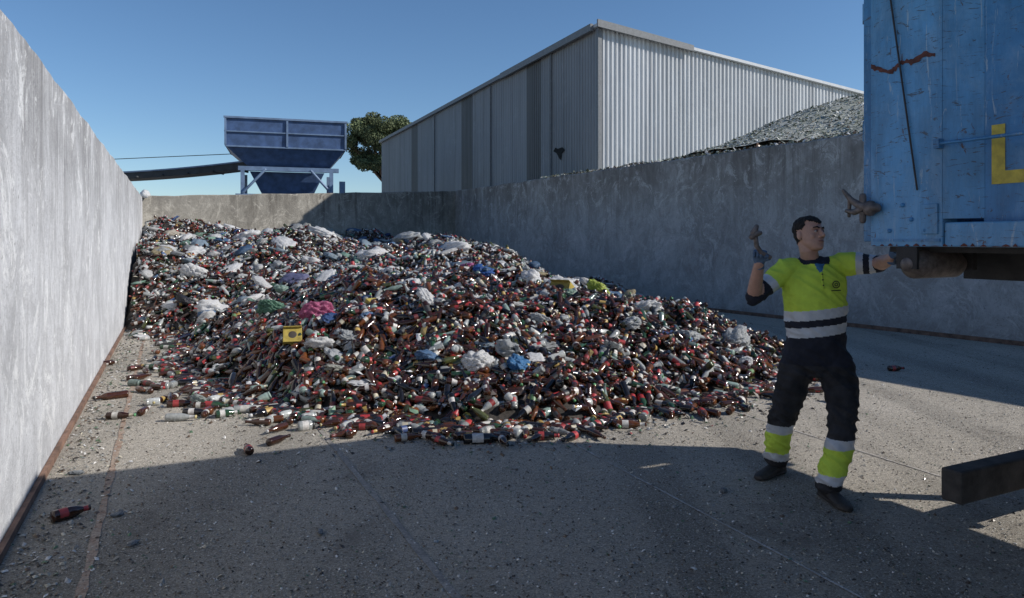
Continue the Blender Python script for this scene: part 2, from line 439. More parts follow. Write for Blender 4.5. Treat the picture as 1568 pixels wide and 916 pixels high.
def add_bag(I, Fc, x, y, size, col, rough=.45, dz=.0, amp=.16, z=None):
    global off
    P = crumple(I, size, amp)
    if z is None: z = float(H(np.array([x]), np.array([y]))[0])
    tx = rng.normal(0, .25); ty = rng.normal(0, .25)
    P[:, 2] += P[:, 0] * tx + P[:, 1] * ty
    P += np.array([x, y, z + size[2] * .5 + dz]); BV.append(P); BF.append(Fc + off); BC.append(np.tile([*col, rough], (len(Fc), 1))); off += len(P)
WH = (.78, .78, .78); GY = (.48, .50, .51)
big = [(-2.3, 8.35, (.17, .11, .11), (.50, .13, .26)), (-1.95, 9.6, (.15, .09, .05), (.25, .55, .10)), (1.2, 9.9, (.13, .12, .15), (.40, .48, .08)),
       (.62, 9.8, (.36, .26, .15), WH), (.25, 9.9, (.2, .15, .1), WH), (-.45, 10.2, (.2, .13, .07), (.05, .14, .42)), (.08, 7.0, (.17, .11, .07), (.07, .22, .45)),
       (-.35, 7.05, (.14, .12, .09), WH), (-5.3, 12.6, (.24, .2, .13), WH), (-4.6, 12.6, (.22, .18, .12), WH), (-6.1, 11.9, (.3, .12, .02), WH),
       (2.1, 8.5, (.18, .14, .1), GY), (2.75, 8.9, (.17, .14, .12), GY), (1.7, 9.3, (.22, .16, .08), WH), (-1.35, 9.6, (.2, .14, .1), WH),
       (-2.5, 11, (.25, .18, .08), WH), (-3.6, 11.4, (.2, .16, .1), (.3, .42, .36)), (-4.1, 13.4, (.28, .2, .1), (.2, .2, .34)), (-3.0, 15, (.3, .25, .12), WH),
       (-5.2, 16, (.3, .2, .1), WH), (-6.6, 17.5, (.3, .2, .1), WH), (-.8, 12.5, (.22, .18, .09), (.42, .12, .3)), (-1.2, 14.6, (.3, .2, .12), WH), (-2.5, 17, (.4, .25, .15), GY),
       (-1.6, 19.5, (.4, .3, .15), WH), (.8, 12.6, (.3, .2, .1), WH), (-3.2, 9.6, (.2, .14, .07), (.15, .3, .22)), (.75, 9.0, (.16, .12, .08), (.28, .4, .32)),
       (-2.95, 23.8, (.35, .3, .3), (.1, .15, .24)), (-4.5, 23.5, (.35, .3, .25), (.22, .26, .3)), (-7.6, 21, (.3, .25, .12), GY), (-9.2, 19.5, (.3, .2, .12), (.5, .45, .38)), (-.95, 8.2, (.13, .1, .07), WH), (-1.8, 7.7, (.12, .1, .06), GY),
       (-3.05, 6.95, (.1, .08, .05), (.38, .42, .4)), (2.7, 8.3, (.13, .1, .07), WH), (-6.4, 14.4, (.25, .2, .1), WH), (-5.7, 14.2, (.3, .2, .1), WH), (-4.9, 11.7, (.2, .12, .06), GY), (-4.2, 14.9, (.3, .2, .1), WH), (-3.4, 13.2, (.25, .17, .1), WH), (-2.2, 13.0, (.2, .17, .1), WH), (-6.9, 15.5, (.25, .2, .1), WH),
       (-4.9, 18.5, (.3, .25, .12), WH), (-3.2, 18.9, (.3, .25, .12), GY), (-7.8, 18.7, (.3, .2, .1), WH), (-1.6, 11.5, (.2, .16, .09), GY), (-2.9, 8.9, (.15, .1, .06), GY), (1.4, 8.4, (.12, .1, .07), GY), (.3, 8.2, (.12, .1, .06), GY)]
for x, y, s, c in big: add_bag(ICO5 if y < 11 else ICO4, ICF5 if y < 11 else ICF4, x, y, s, c, .4, 0, .17)
add_bag(ICO3, ICF3, -10.8, 20.9, (.14, .12, .14), WH, .4, 0, .2, 2.93)
for i in range(700):
    p = sample_pile(1, 6.8, 26, .0)[0]
    if p[1] < 10.5 and rng.random() < .65: continue
    s = rng.uniform(.04, .12) * (1 + .02 * p[1])
    c = [WH, WH, WH, WH, GY, GY, (.5, .5, .45), (.3, .38, .45), (.12, .22, .38), (.38, .32, .2), (.25, .4, .32), (.06, .12, .3), (.04, .04, .05)][rng.integers(0, 13)]
    I_, F_ = (ICO4, ICF4) if p[1] < 10.5 else (ICO3, ICF3)
    add_bag(I_, F_, p[0], p[1], (s * rng.uniform(.8, 1.7), s, s * rng.uniform(.2, .7)), tuple(np.array(c) * rng.uniform(.6, 1.1)), .5, .0, .2)
bulk('plastic_bags', np.concatenate(BV), np.concatenate(BF), np.concatenate(BC), M['bag'], PILE, True)
def scraps(name, XY, Z, smin, smax, cols, wts, mat, parent, rough=.5, tilt=.5):
    N = len(XY); a = rng.uniform(0, 6.28, N); s = rng.uniform(smin, smax, N) ; s2 = s * rng.uniform(.4, 1.1, N)
    u = np.stack([np.cos(a), np.sin(a), rng.normal(0, tilt, N)], 1); v = np.stack([-np.sin(a), np.cos(a), rng.normal(0, tilt, N)], 1)
    c = np.column_stack([XY, Z]); V = np.zeros((N, 5, 3))
    for k, (p, q) in enumerate(((-1, -1), (1, -.8), (1.1, 1), (-.7, 1))):
        V[:, k] = c + u * (p * s * rng.uniform(.6, 1.2, N))[:, None] + v * (q * s2 * rng.uniform(.6, 1.2, N))[:, None]
    V[:, 4] = c + np.array([0, 0, 1]) * (s * .5)[:, None]
    T = np.array([(0, 1, 4), (1, 2, 4), (2, 3, 4), (3, 0, 4)])
    Qa = T[None] + (np.arange(N) * 5)[:, None, None]
    w = np.array(wts, float); w /= w.sum()
    cc = np.array(cols)[rng.choice(len(cols), N, p=w)] * rng.uniform(.6, 1.2, (N, 1))
    C = np.repeat(np.column_stack([cc, np.full(N, rough)])[:, None], 4, 1)
    return bulk(name, V.reshape(-1, 3), Qa.reshape(-1, 3), C.reshape(-1, 4), mat, parent)
p = sample_pile(9000, 6.2, 27, .3)
scraps('paper_and_glass_bits', p, H(p[:, 0], p[:, 1]) + rng.uniform(.01, .07, len(p)), .012, .045,
       [(.65, .65, .65), (.4, .42, .42), (.35, .05, .04), (.45, .33, .12), (.10, .16, .3), (.2, .33, .22), (.05, .03, .02), (.5, .45, .36)], [6, 6, 1.2, 1, .7, .8, 5, 2], M['bottles'], PILE, .4)

M['ybox'] = simple('yellow_carton', (.33, .25, .05), .6, 0, .3, 20)
M['dkprint'] = simple('dark_print', (.05, .04, .03), .6)
def carton(x, y, dz, rot, sx, sy, sz, tiltx):
    e = empty('yellow_carton')
    R = Matrix.Rotation(rot, 4, 'Z') @ Matrix.Rotation(tiltx, 4, 'X')
    z = float(H(np.array([x]), np.array([y]))[0]) + dz
    def bx(nm, a0, a1, b0, b1, z0, z1, m): return frame_box(nm, (0, 0), (1, 0), (0, 1), a0, a1, b0, b1, z0, z1, m, e, .004)
    bx('carton_body', -sx, sx, -sy, sy, -sz, sz, M['ybox'])
    bx('carton_flap', -sx * .98, sx * .98, -sy * 1.5, -sy * 1.02, sz * .9, sz * 1.02, M['ybox'])
    V, F = ellipsoid((0, -sy, 0), sx * .45, .004, sz * .5); mobj('carton_print', V, F, M['dkprint'], e)
    e.matrix_world = Matrix.Translation((x, y, z)) @ R
carton(-2.42, 7.85, .07, .3, .10, .07, .09, -.7)
carton(.66, 9.35, .08, -.5, .14, .10, .08, -.5)
carton(-1.7, 8.7, .05, .8, .08, .06, .04, .4)

def loose(x, y, az, kind, g, lab):
    P = np.array([[x, y, .034]]); A = np.array([[math.cos(az), math.sin(az), 0.0]])
    bottles('glass_bottle', kind, 16, P, A, np.array([GL[g]]), np.array([lab]), np.array([True]), np.array([True]), None, np.array([1.12]))
RED = (.30, .03, .03); WHT = (.55, .53, .5)
for a in [(-1.22, 6.05, .1, 'long', 'brown', RED), (-.22, 5.66, .15, 'wine', 'black', WHT), (-.2, 5.88, -.1, 'long', 'brown', RED), (.28, 5.74, .05, 'stub', 'black', RED),
          (1.02, 6.10, -.08, 'long', 'amber', WHT), (.45, 6.0, .9, 'long', 'brown', RED), (-2.6, 6.5, .6, 'stub', 'green', WHT), (-2.55, 4.12, .9, 'stub', 'brown', RED),
          (4.75, 8.8, .1, 'stub', 'brown', RED), (2.25, 7.0, .8, 'jar', 'brown', WHT), (-5.2, 9.2, .8, 'stub', 'brown', WHT), (-1.75, 6.05, .5, 'jar', 'clear', WHT),
          (-3.2, 6.9, .3, 'long', 'brown', RED), (-4.5, 8.9, -.2, 'stub', 'green', WHT), (-2.95, 6.35, .1, 'long', 'clear', WHT)]: loose(*a)

def yard(N, ylo, yhi):
    y = ylo + (yhi - ylo) * rng.random(N) ** 1.5
    xl = -.95 - .474 * y + .05; xr = np.minimum(14.1 - .589 * y, .8 * y + 1.0)
    return np.stack([xl + (xr - xl) * rng.random(N), y], 1)
chipc = [(.68, .66, .62), (.3, .3, .28), (.12, .08, .05), (.1, .18, .1), (.48, .44, .35), (.05, .04, .03)]
p = yard(60000, 2.6, 15)
scraps('glass_gravel', p, np.full(len(p), .003), .0018, .0075, chipc, [3, 4, 3, 1, 5, 4], M['shards'], None, .45, .3)
p = yard(1100, 2.8, 14)
scraps('glass_litter', p, np.full(len(p), .006), .006, .014, chipc, [2, 4, 4, 1.5, 3, 4], M['shards'], None, .3, .3)
t_ = rng.uniform(8, 22, 1900); o_ = np.abs(rng.normal(0, .22, 1900)) + .06
p = LW0[None] + _d[None] * t_[:, None] - np.array(ln)[None] * o_[:, None]
scraps('wall_foot_litter', p, np.full(len(p), .006), .004, .016, chipc + [(.6, .6, .6)], [2, 4, 4, 2, 3, 4, 1], M['shards'], None, .3, .3)
k_ = rng.integers(0, 11, 4500); tt = rng.random(4500)[:, None]
p = EDGE[k_] * (1 - tt) + EDGE[k_ + 1] * tt + rng.normal(0, .4, (4500, 2)); p = p[wallok(p[:, 0], p[:, 1])]
scraps('pile_foot_litter', p, np.full(len(p), .008), .006, .022, chipc + [(.3, .03, .03)], [2, 3, 4, 2, 2, 4, .6], M['shards'], None, .3, .3)
for x, y, s in ((-2.3, 4.15, .05), (-1.05, 3.9, .03), (1.35, 4.55, .025), (-2.0, 3.75, .04), (-3.0, 4.9, .04)):
    P = crumple(ICO4, (s, s * .6, .012), .25); P += np.array([x, y, .012]); bulk('plastic_scrap', P, ICF4, np.tile([.3, .32, .34, .4], (len(ICF4), 1)), M['bag'], None, True)

# ------------------------------------------------------------ bank + glass heap behind right wall
nu, nv = 170, 90
U = np.linspace(-1, 39, nu); W = .36 + np.linspace(0, 1, nv) ** 1.3 * 20
uu, vv = np.meshgrid(U, W, indexing='ij')
bx_ = RW1[0] + RD[0] * uu + RN[0] * vv; by_ = RW1[1] + RD[1] * uu + RN[1] * vv
def bankz(x, y, v):
    d = seg_dist(x, y, np.array([(8.6, 18.2), (13, 15.5)]))
    cone = 5.55 - .45 * np.sqrt(d * d + .5)
    base = 3.46 + .015 * lump(x * 2, y * 2) + np.clip(seg_dist(x, y, np.array([(2.4, 20.5), (6, 16)])) * -.12 + .22, 0, .3)
    z = np.logaddexp(cone * 6, base * 6) / 6 + .015 * lump(x * 3 + 5, y * 3)
    return np.where(v > 19.5, 0, z)
bz_ = bankz(bx_, by_, vv)
idx = np.arange(nu * nv).reshape(nu, nv); Q = np.stack([idx[:-1, :-1], idx[1:, :-1], idx[1:, 1:], idx[:-1, 1:]], -1).reshape(-1, 4)
def heapmat():
    t = NT('glass_gravel_heap'); f = t.ramp(t.noise(9, 9, .9), [(.38, 0.), (.58, 1.)])
    c = t.mix(f, (.19, .20, .17), (.54, .54, .49)); f2 = t.ramp(t.noise(1.3, 6, .7), [(.45, 0.), (.62, 1.)])
    t.col(t.mix(f2, c, t.mix(.5, c, (.22, .24, .16)))); t.set(Roughness=.8); t.bump(t.noise(14, 6, .8), .8, .06); return t.m
bulk('glass_gravel_heap', np.stack([bx_.ravel(), by_.ravel(), bz_.ravel()], 1), Q, None, heapmat(), None, True)
N = 36000; u_ = rng.uniform(4, 26, N); v_ = .4 + rng.random(N) * 9
x_ = RW1[0] + RD[0] * u_ + RN[0] * v_; y_ = RW1[1] + RD[1] * u_ + RN[1] * v_
scraps('glass_heap_chips', np.stack([x_, y_], 1), bankz(x_, y_, v_) + .005, .012, .04, [(.64, .64, .6), (.42, .44, .39), (.2, .24, .15), (.22, .16, .1)], [4, 5, 2, 1], M['shards'], None, .5, .5)
N = 1300; u_ = rng.uniform(6, 17, N); v_ = rng.uniform(.05, .5, N)
x_ = RW1[0] + RD[0] * u_ + RN[0] * v_; y_ = RW1[1] + RD[1] * u_ + RN[1] * v_
scraps('wall_top_debris', np.stack([x_, y_], 1), np.full(N, 3.64) + rng.uniform(-.02, .03, N), .015, .05, [(.6, .6, .6), (.3, .33, .28), (.14, .16, .1), (.15, .09, .05)], [3, 4, 3, 2], M['shards'], None, .3, .6)

# ------------------------------------------------------------ warehouse
WHS = empty('corrugated_warehouse')
C0 = np.array([2.8, 23.0]); S = np.array([-.4066, .9136]); T = np.array([.9136, .4066])
def cladmat(name, base, rough=.5):
    t = NT(name)
    f = t.ramp(t.noise(.35, 6, .6, (1, 1, .25)), [(.35, 0.), (.7, 1.)])
    c = t.mix(f, tuple(x * .82 for x in base), tuple(x * 1.12 for x in base))
    f2 = t.ramp(t.noise(2.2, 7, .8, (1, 1, .05)), [(.48, 0.), (.68, 1.)]); c = t.mix(t.mul(f2, .65), c, tuple(x * .5 for x in base))
    f3 = t.ramp(t.noise(1.1, 8, .8), [(.55, 0.), (.68, 1.)]); c = t.mix(t.mul(f3, .3), c, tuple(min(.8, x * 1.5) for x in base))
    t.col(c); t.set(Roughness=rough); t.b.inputs['Specular IOR Level'].default_value = .3; return t.m
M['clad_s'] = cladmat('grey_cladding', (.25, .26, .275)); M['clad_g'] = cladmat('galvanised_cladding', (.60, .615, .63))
M['clad_d'] = cladmat('weathered_translucent_cladding', (.12, .12, .12)); M['trim'] = simple('metal_trim', (.5, .52, .54), .5, 0, .1)
M['trimd'] = simple('dark_trim', (.16, .17, .18), .6, 0, .2)
ZC = 8.50
def corrug(name, o, d, n, L0, L1, zt, period, depth, mat, z0=0.):
    V, F, xs = [], [], []; prof = [(0, 0), (.35, 0), (.5, 1), (.85, 1)]; k = 0
    while L0 + k * period < L1:
        for q, h in prof:
            a = L0 + (k + q) * period
            if a <= L1: xs.append((a, h))
        k += 1
    for a, h in xs:
        c = o + d * a + n * (h * depth); z = zt(a); V += [(c[0], c[1], z0), (c[0], c[1], z)]
    for i in range(len(xs) - 1): F.append((2 * i, 2 * i + 1, 2 * i + 3, 2 * i + 2))
    return mobj(name, V, F, mat, WHS)
nS = -T; nG = -S
segs = [(0, 3.2, 'clad_s'), (3.2, 4.1, 'clad_s'), (4.1, 5.4, 'clad_d'), (5.4, 11.4, 'clad_s'), (11.4, 12.9, 'clad_d'), (12.9, 20.4, 'clad_s'), (20.4, 21.6, 'clad_d'), (21.6, 29.2, 'clad_s')]
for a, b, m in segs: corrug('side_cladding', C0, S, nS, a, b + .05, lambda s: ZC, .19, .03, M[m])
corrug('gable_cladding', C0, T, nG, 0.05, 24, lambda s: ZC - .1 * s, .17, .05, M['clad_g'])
def G(s, t, z): c = C0 + S * s + T * t; return (c[0], c[1], z)
def prism(nm, lo, hi, mat):
    return mobj(nm, lo + hi, [(0, 1, 2, 3), (4, 5, 6, 7), (0, 1, 5, 4), (1, 2, 6, 5), (2, 3, 7, 6), (3, 0, 4, 7)], mat, WHS)
def roofring(z): return [G(-.18, -.12, ZC + .02 + z), G(-.18, 24.2, ZC - 2.41 + z), G(29.5, 24.2, ZC - 2.41 + z), G(29.5, -.12, ZC + .02 + z)]
prism('roof', roofring(0), roofring(.10), M['trim'])
V = []
for a in (-.26, -.19):
    for t_, z in ((-.18, ZC - .04), (3.6, ZC - .42), (3.6, ZC - .22), (-.18, ZC + .20)): V.append(G(a, t_, z))
prism('verge_flashing', V[:4], V[4:], M['trimd'])
frame_box('corner_trim', C0, S, T, -.07, .06, -.06, .08, 0, ZC - .02, M['trimd'], WHS)
frame_box('eave_gutter', C0, S, T, .12, 7.6, -.24, -.13, ZC - .08, ZC + .15, M['trimd'], WHS)
frame_box('eave_gutter', C0, S, T, 7.65, 29.3, -.20, -.13, ZC - .03, ZC + .14, M['trimd'], WHS)
for s_ in (3.2, 9.0, 17.0): frame_box('downpipe', C0, S, T, s_, s_ + .05, -.11, -.05, 3.4, ZC - .08, M['trimd'], WHS)
mobj('back_cladding', [G(29.3, 0, 0), G(29.3, 24, 0), G(29.3, 24, ZC - 2.4), G(29.3, 0, ZC)], [(0, 1, 2, 3)], M['clad_g'], WHS)
mobj('far_cladding', [G(0, 24, 0), G(29.3, 24, 0), G(29.3, 24, ZC - 2.4), G(0, 24, ZC - 2.4)], [(0, 1, 2, 3)], M['clad_g'], WHS)
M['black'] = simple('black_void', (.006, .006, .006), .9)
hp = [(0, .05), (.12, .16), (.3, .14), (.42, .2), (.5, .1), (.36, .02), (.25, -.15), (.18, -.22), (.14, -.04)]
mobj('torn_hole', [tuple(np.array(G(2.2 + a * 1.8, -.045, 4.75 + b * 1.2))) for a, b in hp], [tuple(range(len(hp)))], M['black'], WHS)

# ------------------------------------------------------------ hopper
HOP = empty('blue_hopper'); HO = np.array([-12.1, 30.0]); HA = np.array([.953, .302]); HB = np.array([-.302, .953])
M['hblue'] = simple('hopper_blue_paint', (.055, .10, .21), .5, 0, .35, 3); M['hblue2'] = simple('hopper_light_blue', (.15, .22, .34), .5, 0, .25, 3)
def hbx(nm, a0, a1, b0, b1, z0, z1, m='hblue'): return frame_box(nm, HO, HA, HB, a0, a1, b0, b1, z0, z1, M[m], HOP)
def hfr(nm, r0, r1, m):
    V = []
    for a0, a1, b0, b1, z in (r0, r1):
        for a, b in ((a0, b0), (a1, b0), (a1, b1), (a0, b1)):
            c = HO + HA * a + HB * b; V.append((c[0], c[1], z))
    return mobj(nm, V, [(0, 1, 5, 4), (1, 2, 6, 5), (2, 3, 7, 6), (3, 0, 4, 7), (0, 1, 2, 3)], M[m], HOP)
hfr('bin_walls', (.02, 4.98, 0.02, 3.2, 5.62), (0, 5.0, 0, 3.25, 6.85), 'hblue')
hfr('funnel', (.9, 4.3, .7, 2.7, 4.86), (.06, 4.94, .06, 3.19, 5.62), 'hblue')
hbx('top_rim', -.05, 5.05, -.07, -.0, 6.82, 6.90, 'hblue2'); hbx('mid_rib', -.03, 5.03, -.05, .02, 6.24, 6.29, 'hblue2'); hbx('low_rib', -.0, 5.0, -.04, .03, 5.61, 5.67, 'hblue2')
for nm, a in (('left_rib', -.02), ('centre_rib', 2.47), ('right_rib', 4.93)): hbx(nm, a, a + .08, -.065, .03, 5.68, 6.8, 'hblue2')
hbx('ring_beam', .5, 4.7, .3, .5, 4.66, 4.84, 'hblue2')
for a in (.6, 4.3):
    for b in (.3, 2.6): hbx('leg', a, a + .16, b, b + .16, 0, 4.66, 'hblue2')
hfr('lower_chute', (1.7, 3.4, 1.2, 2.2, 3.2), (.95, 4.1, .75, 2.65, 4.66), 'hblue')
hbx('platform_rail', 0.4, 4.7, .2, .26, 3.55, 3.65, 'hblue2')
def bar(nm, p, q, r, mat, par, n=8):
    V, F = limb([p, q], [r, r], n); return mobj(nm, V, F, mat, par, True)
def HG(a, b, z): c = HO + HA * a + HB * b; return (c[0], c[1], z)
bar('brace', HG(.7, .22, 3.7), HG(1.6, .22, 4.7), .06, M['hblue2'], HOP); bar('brace', HG(4.4, .22, 3.7), HG(3.5, .22, 4.7), .06, M['hblue2'], HOP)
hbx('control_box', 4.75, 5.0, .6, .8, 3.4, 4.3, 'hblue2')
CON = empty('belt_conveyor'); M['belt'] = simple('conveyor_belt', (.03, .035, .04), .7, 0, .4, 3)
def conv(z0, z1, y0, y1, x0, x1, sl, m, nm):
    V = []; F = []; k = 20
    for i in range(k + 1):
        t = i / k; x = x0 + (x1 - x0) * t; dz = sl * t - .12 * math.sin(math.pi * t)
        V += [(x, y0, z0 + dz), (x, y0, z1 + dz), (x, y1, z1 + dz), (x, y1, z0 + dz)]
    for i in range(k):
        for q in range(4): a = i * 4; F.append((a + q, a + (q + 1) % 4, a + 4 + (q + 1) % 4, a + 4 + q))
    mobj(nm, V, F, m, CON)
conv(4.22, 4.5, 31, 32.0, -19.5, -11.2, .62, M['belt'], 'belt'); conv(4.5, 4.56, 30.97, 32.03, -19.5, -11.2, .62, M['hblue2'], 'side_frame')
for i in range(7):
    x = -18.5 + i * 1.1; bar('belt_roller', (x, 30.93, 4.25 + i * .08), (x, 32.05, 4.25 + i * .08), .05, M['belt'], CON)
bar('conveyor_leg', (-17.5, 31.5, 0), (-17.5, 31.5, 4.3), .08, M['hblue2'], CON)
bar('guide_cable', (-20, 30.5, 5.0), (-12.05, 30.5, 5.35), .016, M['belt'], CON)

# ------------------------------------------------------------ tree
def tree(name, x, y, cz, rx, rz, trunk_h, nclump, nleaf, leafs=(.10, .2), seed=1):
    e = empty(name); bark = simple('pine_bark', (.09, .06, .045), .9, 0, .3, 8, .4); r2 = np.random.default_rng(seed)
    parts = [limb([(x, y, 0), (x + .1, y, trunk_h * .5), (x, y, trunk_h)], [.32, .25, .18], 10)]
    cl = []
    while len(cl) < nclump:
        q = r2.uniform(-1, 1, 3); rr = math.hypot(q[0], q[1])
        r = (rr ** 3 + abs(q[2]) ** 3) ** (1 / 3)
        if r > 1 or r < .45: continue
        if q[2] < -.8 or (q[2] < -.2 and rr > .85): continue
        cl.append((x + q[0] * rx, y + q[1] * rx, cz + q[2] * rz))
    for c in cl[:22]: parts.append(limb([(x, y, trunk_h * .85), ((x + c[0]) / 2, (y + c[1]) / 2, (trunk_h + c[2]) / 2 - .3), c], [.12, .07, .03], 6))
    V, F = join(parts); mobj('trunk_and_limbs', V, F, bark, e, True)
    cl = np.array(cl); ci = r2.integers(0, len(cl), nleaf)
    rad = r2.uniform(.5, 1.0, len(cl))[ci] * rx * .22
    dv = r2.normal(size=(nleaf, 3)); dv /= np.linalg.norm(dv, axis=1)[:, None]
    P = cl[ci] + dv * (rad * r2.random(nleaf) ** .35)[:, None] * np.array([1.15, 1.15, .8])
    s = r2.uniform(*leafs, nleaf); u = r2.normal(size=(nleaf, 3)); u /= np.linalg.norm(u, axis=1)[:, None]; v = np.cross(u, r2.normal(size=(nleaf, 3))); v /= np.linalg.norm(v, axis=1)[:, None]
    V = np.stack([P - u * s[:, None], P + v * s[:, None] * .5, P + u * s[:, None], P - v * s[:, None] * .5], 1)
    Qa = np.arange(nleaf * 4).reshape(-1, 4)
    tone = r2.uniform(.65, 1.3, len(cl))[ci] * r2.uniform(.7, 1.3, nleaf)
    C = np.column_stack([np.array([.14, .17, .085])[None] * tone[:, None], np.full(nleaf, .7)])
    bulk('needles', V.reshape(-1, 3), Qa, C, M['foliage'], e)
tree('pine_tree', -10.7, 60, 9.6, 3.7, 2.35, 7.6, 115, 66000, (.06, .13), 3)

# ------------------------------------------------------------ truck
TR = empty('refuse_container_truck'); TO = np.array([2.065, 4.10]); TA = np.array([.44, -.898]); TB = np.array([.898, .44])
def tmat(name, base):
    t = NT(name)
    f = t.ramp(t.noise(1.6, 7, .7), [(.35, 0.), (.65, 1.)]); c = t.mix(f, tuple(x * .75 for x in base), tuple(min(.8, x * 1.15) for x in base))
    g = t.ramp(t.noise(5, 9, .8, (1, 1, .15)), [(.46, 0.), (.62, 1.)]); c = t.mix(t.mul(g, .5), c, tuple(x * .45 for x in base))
    fade = t.ramp(t.noise(3, 9, .8, (1, 1, .5), 1), [(.5, 0.), (.62, 1.)]); c = t.mix(t.mul(fade, .22), c, (.30, .40, .48))
    sc = t.ramp(t.noise(8, 10, .85, (1, 1, .5), 2.), [(.60, 0.), (.62, 1.)]); c = t.mix(sc, c, (.09, .045, .03))
    s2 = t.ramp(t.noise(18, 5, .75, (1, 1, .10), 1.), [(.61, 0.), (.64, 1.)]); c = t.mix(t.mul(s2, .6), c, (.40, .45, .48))
    s3 = t.ramp(t.noise(13, 5, .75, (.4, .4, 1.6), 3.), [(.60, 0.), (.62, 1.)]); c = t.mix(t.mul(s3, .8), c, (.05, .045, .045))
    t.col(c); t.set(Roughness=.45); t.bump(t.noise(2.2, 4, .6), .5, .05); return t.m
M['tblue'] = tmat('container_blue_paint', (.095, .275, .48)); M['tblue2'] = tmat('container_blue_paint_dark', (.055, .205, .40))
M['tdark'] = simple('greasy_chassis', (.026, .023, .022), .7, 0, .5, 10, .3); M['tyel'] = simple('yellow_lettering', (.50, .37, .04), .5, 0, .3, 20)
M['beam'] = simple('weathered_beam', (.055, .048, .043), .8, 0, .55, 7, .5)
M['tyre'] = simple('tyre_rubber', (.02, .02, .02), .8, 0, .2, 10); M['steel'] = simple('worn_steel', (.16, .13, .115), .5, .4, .5, 25, .4); M['rustd'] = simple('rust_scrape', (.10, .03, .02), .8, 0, .5, 30)
M['glass'] = simple('cab_glass', (.02, .025, .03), .08)
def tb(nm, a0, a1, b0, b1, z0, z1, m, bev=0): return frame_box(nm, TO, TA, TB, a0, a1, b0, b1, z0, z1, M[m], TR, bev)
def TG(a, b, z): c = TO + TA * a + TB * b; return (c[0], c[1], z)
ZT = 3.38
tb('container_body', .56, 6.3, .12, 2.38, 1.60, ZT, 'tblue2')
tb('rear_post', 0, .42, 0, .13, 1.572, ZT + .03, 'tblue', .006); tb('rear_post', 0, .42, 2.37, 2.5, 1.572, ZT + .03, 'tblue', .006)
mobj('post_return', [TG(.421, .002, 1.72), TG(.421, .002, ZT), TG(.565, .118, ZT), TG(.565, .118, 1.72)], [(0, 1, 2, 3)], M['tblue'], TR)
tb('bottom_rail', .423, 6.3, .01, .13, 1.572, 1.70, 'tblue', .008); tb('top_rail', .423, 6.3, .01, .13, ZT - .1, ZT + .03, 'tblue', .008)
for a in (1.7, 2.8, 3.9, 5.0, 6.1): tb('side_rib', a, a + .12, .02, .12, 1.70, ZT - .1, 'tblue')
tb('tailgate', -.07, -.005, .03, 2.47, 1.60, ZT, 'tblue2', .005); tb('tailgate_rib', -.13, -.07, .1, 2.4, 2.2, 2.32, 'tblue'); tb('tailgate_rib', -.13, -.07, .1, 2.4, 2.9, 3.02, 'tblue')
tb('floor_frame', .02, 6.3, .14, 2.36, 1.54, 1.598, 'tdark')
bar('door_cable', TG(.105, -.012, 3.15), TG(.29, -.012, 1.88), .005, M['tdark'], TR); bar('door_rod', TG(.40, -.03, 2.11), TG(1.6, -.03, 2.11), .009, M['tblue2'], TR)
for a in (.40, .9, 1.4): tb('rod_bracket', a, a + .03, -.045, -.002 if a < .42 else .13, 2.085, 2.135, 'tblue2')
tb('post_stiffener', .02, .41, -.008, -.001, 1.60, 1.615, 'tblue2'); tb('post_stiffener', .31, .40, -.012, -.001, 1.64, 1.80, 'tblue', .003)
pts = [(0.005, 2.60), (.06, 2.585), (.11, 2.55), (.15, 2.56), (.2, 2.59), (.26, 2.575), (.32, 2.60), (.40, 2.585)]
V = []; P_ = []
for (a, z), (a2, z2) in zip(pts[:-1], pts[1:]):
    for q in range(5): f = q / 5; P_.append((a + (a2 - a) * f, z + (z2 - z) * f + random.uniform(-.004, .004)))
for a, z in P_: w = random.uniform(.004, .024); V += [TG(a, -.003, z - w), TG(a, -.003, z + random.uniform(.004, .02))]
mobj('rust_scrape', V, [(2 * i, 2 * i + 1, 2 * i + 3, 2 * i + 2) for i in range(len(P_) - 1)], M['rustd'], TR)
def patch(nm, a0, a1, z0, z1, m, b): return mobj(nm, [TG(a0, b, z0), TG(a1, b, z0), TG(a1, b, z1), TG(a0, b, z1)], [(0, 1, 2, 3)], M[m], TR)
patch('letter_stem', .60, .665, 1.89, 2.19, 'tyel', .116); patch('letter_foot', .665, .95, 1.89, 1.955, 'tyel', .116)
patch('letter_stem', 1.08, 1.15, 1.89, 2.19, 'tyel', .116)
for i in range(22):
    a = .01 + i * .05; a1 = a + random.uniform(.01, .05); z1 = 1.575 + random.uniform(.003, .018); b = -.003 if a < .38 else .006
    mobj('chipped_paint', [TG(a, b, 1.575), TG(a1, b, 1.575), TG(a1 - .004, b, z1 * .5 + .787), TG((a + a1) / 2, b, z1), TG(a + .003, b, z1 * .4 + .945)], [(0, 1, 2, 3, 4)], M['rustd'], TR)
for a, z in ((.2, 1.80), (.25, 1.72), (.12, 1.66), (.33, 1.66)): V, F = ellipsoid(TG(a, -.004, z), .012, .012, .012); mobj('bolt', V, F, M['tblue2'], TR, True)
lp = [limb([TG(.06, -.03, 1.79), TG(-.02, -.05, 1.80), TG(-.08, -.06, 1.84), TG(-.12, -.08, 1.90)], [.028, .026, .018, .010], 10),
      limb([TG(-.02, -.05, 1.79), TG(-.07, -.05, 1.77), TG(-.12, -.05, 1.78)], [.024, .018, .012], 10),
      limb([TG(-.02, -.04, 1.86), TG(-.02, -.04, 1.72)], [.020, .018], 10), limb([TG(-.09, -.06, 1.86), TG(-.12, -.03, 1.75)], [.012, .01], 8), ellipsoid(TG(.02, -.03, 1.79), .04, .04, .045)]
V, F = join(lp); mobj('tailgate_latch', V, F, M['steel'], TR, True)
